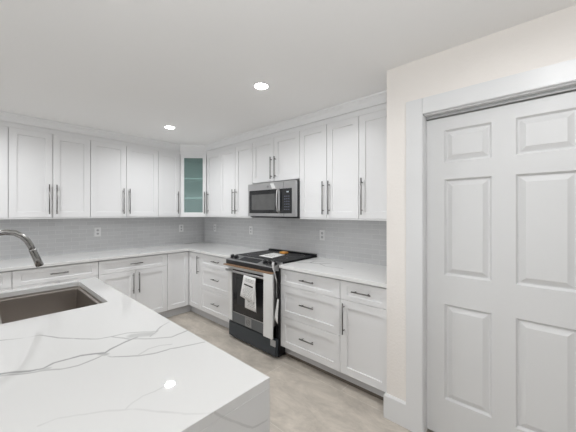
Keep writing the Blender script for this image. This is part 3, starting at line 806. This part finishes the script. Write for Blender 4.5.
# wrapping and papers on the range (each a thing of its own)
def W(x, y, z): return (x, y, z)
def sheet(name, quad, m, th=0.0012, curl=0.0, nx=8, nz=8, jit=0.0):
    """a bent sheet of real thickness from four corners (a,b,c,d) given clockwise"""
    A, Bq, C, D = [Vector(p) for p in quad]
    nrm = (Bq - A).cross(D - A).normalized()
    b = B(); gv = []
    for s in (0, 1):
        rows = []
        for j in range(nz + 1):
            v = j / nz; row = []
            for i in range(nx + 1):
                u = i / nx
                p = (A * (1 - u) + Bq * u) * (1 - v) + (D * (1 - u) + C * u) * v
                off = curl * math.sin(math.pi * v * 0.9) * (0.6 + 0.4 * math.cos(3 * u)) + jit * math.sin(7 * u + 11 * v)
                row.append(b.bm.verts.new(p + nrm * (off + s * th)))
            rows.append(row)
        gv.append(rows)
    for s in (0, 1):
        for j in range(nz):
            for i in range(nx):
                r_ = gv[s]; f = b.bm.faces.new((r_[j][i], r_[j][i + 1], r_[j + 1][i + 1], r_[j + 1][i])); f.smooth = True
    edge = [(0, i) for i in range(nx)] + [(j, nx) for j in range(nz)] + [(nz, i) for i in range(nx, 0, -1)] + [(j, 0) for j in range(nz, 0, -1)]
    for k in range(len(edge)):
        (j0, i0), (j1, i1) = edge[k], edge[(k + 1) % len(edge)]
        b.bm.faces.new((gv[0][j0][i0], gv[0][j1][i1], gv[1][j1][i1], gv[1][j0][i0]))
    return b.build(name, m)
def thing_mesh(o, label, cat, group=None): tag(o, label, cat, group); return o
def printed(parent, quad, lines, off=0.0018):
    A, Bq, C, D = [Vector(p) for p in quad]; nrm = (Bq - A).cross(D - A).normalized()
    b = B()
    for u0, u1, v0, v1 in lines:
        P = [(A * (1 - u) + Bq * u) * (1 - v) + (D * (1 - u) + C * u) * v for u, v in ((u0, v0), (u1, v0), (u1, v1), (u0, v1))]
        lo = [p + nrm * (off - 0.0005) for p in P]; hi = [p + nrm * off for p in P]
        b.faces(lo + hi, [(4, 5, 6, 7), (0, 1, 5, 4), (1, 2, 6, 5), (2, 3, 7, 6), (3, 0, 4, 7)])
    return b.build('print', INK, parent)
# oriented so that the normal points to the room (-X): corners listed near-side first
q2 = [(-0.7605, -2.190, 0.735), (-0.7605, -2.035, 0.735), (-0.748, -2.015, 0.437), (-0.748, -2.192, 0.428)]
q1 = [(-0.7665, -2.205, 0.770), (-0.7665, -2.020, 0.778), (-0.764, -1.955, 0.548), (-0.764, -2.168, 0.512)]
for nm, qd, lab, hgt in (('instruction_sheet', q2, 'longer white printed sheet behind, hanging from the oven door handle', 0), ('instruction_sheet', q1, 'white printed sheet with bold black heading hanging in front at the oven handle', 1)):
    o = sheet(nm, qd, PAPER); thing_mesh(o, lab, 'paper', 'instruction papers on the oven door')
    ln = [(0.15, 0.85, 0.36, 0.42)] if hgt else [(0.15, 0.75, 0.70, 0.735)]
    v = 0.47 if hgt else 0.77
    while v < 0.93: ln.append((0.12, random.uniform(0.7, 0.9), v, v + 0.006)); v += 0.055
    if hgt:
        for v in (0.12, 0.17, 0.22): ln.append((0.15, 0.8, v, v + 0.008))
    printed(o, qd, ln)
# right hand white foam strip over the oven door edge
b = B()
b.box(-0.772, -0.7545, -2.437, -2.318, 0.240, 0.836)
o = b.build('foam_strip', FOAM, bev=0.002); tag(o, 'wide white packing foam strip down the right side of the oven door', 'packing foam')
for v in o.data.vertices:
    v.co.x += 0.003 * math.sin(v.co.z * 40); 
b = B(); b.box(-0.700, -0.6915, -1.725, -1.652, 0.215, 0.788)
o = b.build('foam_strip', FOAM, bev=0.002); tag(o, 'narrow white packing foam strip down the left side of the oven door', 'packing foam')
# cardboard strip under the control panel
b = B()
b.faces([(-0.700, -1.650, 0.839), (-0.762, -1.650, 0.839), (-0.762, -2.412, 0.842), (-0.700, -2.412, 0.842), (-0.700, -1.650, 0.8475), (-0.762, -1.650, 0.8475), (-0.762, -2.412, 0.8505), (-0.700, -2.412, 0.8505)],
        [(0, 1, 2, 3), (4, 5, 6, 7), (0, 1, 5, 4), (1, 2, 6, 5), (2, 3, 7, 6), (3, 0, 4, 7)])
o = b.build('cardboard_strip', CARD); tag(o, 'brown cardboard strip along the top edge of the oven door', 'cardboard')
b = B(); b.box(-0.6955, -0.6915, -2.316, -1.655, 0.792, 0.836, 0.001)
o = b.build('protective_film', FOAM); tag(o, 'white protective film band across the top of the oven door behind the handle', 'protective film')
# paper and taped packet on the cooktop
qd = [(-0.480, -1.930, 0.9325), (-0.490, -2.150, 0.9325), (-0.225, -2.100, 0.9325), (-0.200, -1.890, 0.9325)]
o = sheet('manual_sheet', qd, PAPER, th=0.0015, curl=0.0)
tag(o, 'white paper sheet lying flat on the black cooktop', 'paper')
printed(o, [Vector(p) for p in qd], [(0.2, 0.8, 0.2, 0.23), (0.2, 0.8, 0.35, 0.37), (0.2, 0.7, 0.5, 0.52)], off=0.0021)
b = B(); b.box(-0.190, -0.120, -2.06, -1.97, 0.9315, 0.953, 0.006)
o = b.build('parts_packet', TAPE); tag(o, 'small orange packet behind the paper on the cooktop', 'packet')
# crumpled plastic wrap and cord hanging down between range and cabinet
def crumple(name, pts, wds, m, label, cat):
    b = B(); prev = None
    rings = []
    for i, (x, y, z) in enumerate(pts):
        wd = wds[i]; ring = []
        for k in range(8):
            a = 2 * math.pi * k / 8; rr_ = wd * random.uniform(0.65, 1.15)
            ring.append(b.bm.verts.new((x + math.cos(a) * rr_ * 0.5, y + math.sin(a) * rr_, z + random.uniform(-.004, .004))))
        rings.append(ring)
    for r0, r1 in zip(rings[:-1], rings[1:]):
        for k in range(8): b.bm.faces.new((r0[k], r0[(k + 1) % 8], r1[(k + 1) % 8], r1[k]))
    b.bm.faces.new(rings[0][::-1]); b.bm.faces.new(rings[-1])
    o = b.build(name, m); tag(o, label, cat); return o
WRAPM = mat('clear_plastic_wrap', (0.48, 0.48, 0.48), 0.25, bump=0.6, bscale=60, var=0.15, vscale=40)
crumple('plastic_wrap', [(-0.700, -2.385, 0.945), (-0.722, -2.400, 0.925), (-0.738, -2.420, 0.890), (-0.745, -2.450, 0.850), (-0.735, -2.458, 0.80), (-0.718, -2.448, 0.74), (-0.714, -2.440, 0.68), (-0.712, -2.444, 0.62)],
        [0.012, 0.018, 0.010, 0.006, 0.009, 0.0025, 0.007, 0.002], WRAPM, 'crumpled clear plastic wrap hanging from the right front corner of the range', 'plastic wrap')
qd = [(-0.722, -2.478, 0.610), (-0.722, -2.462, 0.615), (-0.735, -2.432, 0.430), (-0.735, -2.478, 0.385)]
o = sheet('hanging_tag', qd, PAPER, curl=0.003); tag(o, 'small white paper tag dangling beside the right edge of the range', 'paper tag')
b = B(); b.box(-0.6895, -0.6822, -2.398, -2.330, 0.125, 0.185, 0.001)
o = b.build('tape_patch', WRAPM); tag(o, 'pale tape patch on the right end of the dark range drawer', 'tape')

# ------------------------------------------------------------------ ceiling downlights
def downlight(x, y, power, label, spread=158):
    t = thing('recessed_downlight', label, 'ceiling light', (x, y, H), 0, 'round recessed ceiling lights')
    b = B(); n = 32; prof = [(0.066, -0.0005), (0.064, -0.004), (0.050, -0.006), (0.049, -0.0005)]
    rings = [[b.bm.verts.new((r_ * math.cos(2 * math.pi * k / n), r_ * math.sin(2 * math.pi * k / n), z)) for k in range(n)] for r_, z in prof]
    for r0, r1 in zip(rings[:-1], rings[1:]):
        for k in range(n): b.bm.faces.new((r0[k], r0[(k + 1) % n], r1[(k + 1) % n], r1[k]))
    b.build('trim_ring', PLATE, t)
    B().tube([(0, 0, -0.0005), (0, 0, -0.009), (0, 0, -0.012)], [0.0488, 0.0480, 0.040], 32).build('lens', LENS, t)
    l = bpy.data.lights.new('downlight', 'AREA'); l.shape = 'DISK'; l.size = 0.10; l.energy = power; l.color = (0.97, 0.985, 1.0)
    l.spread = R(spread)
    lo = bpy.data.objects.new('lamp', l); COL.objects.link(lo); lo.parent = t; lo.location = (0, 0, -0.016)
    return t
downlight(-1.120, -2.674, LP[0], 'larger bright round ceiling downlight, the nearer of the two in view')
downlight(-1.117, -1.106, LP[1], 'smaller round ceiling downlight near the corner cabinets, the farther of the two in view')
downlight(-1.560, -4.400, LP[2], 'round ceiling downlight in front of the closet doors, above the frame', spread=172)
downlight(-2.690, -1.106, LP[3], 'round ceiling downlight over the far end of the island, left of the frame')
downlight(-2.690, -2.674, LP[4], 'round ceiling downlight above the sink side of the island, left of the frame')
downlight(-2.690, -4.242, LP[5], 'round ceiling downlight above the camera side of the island')
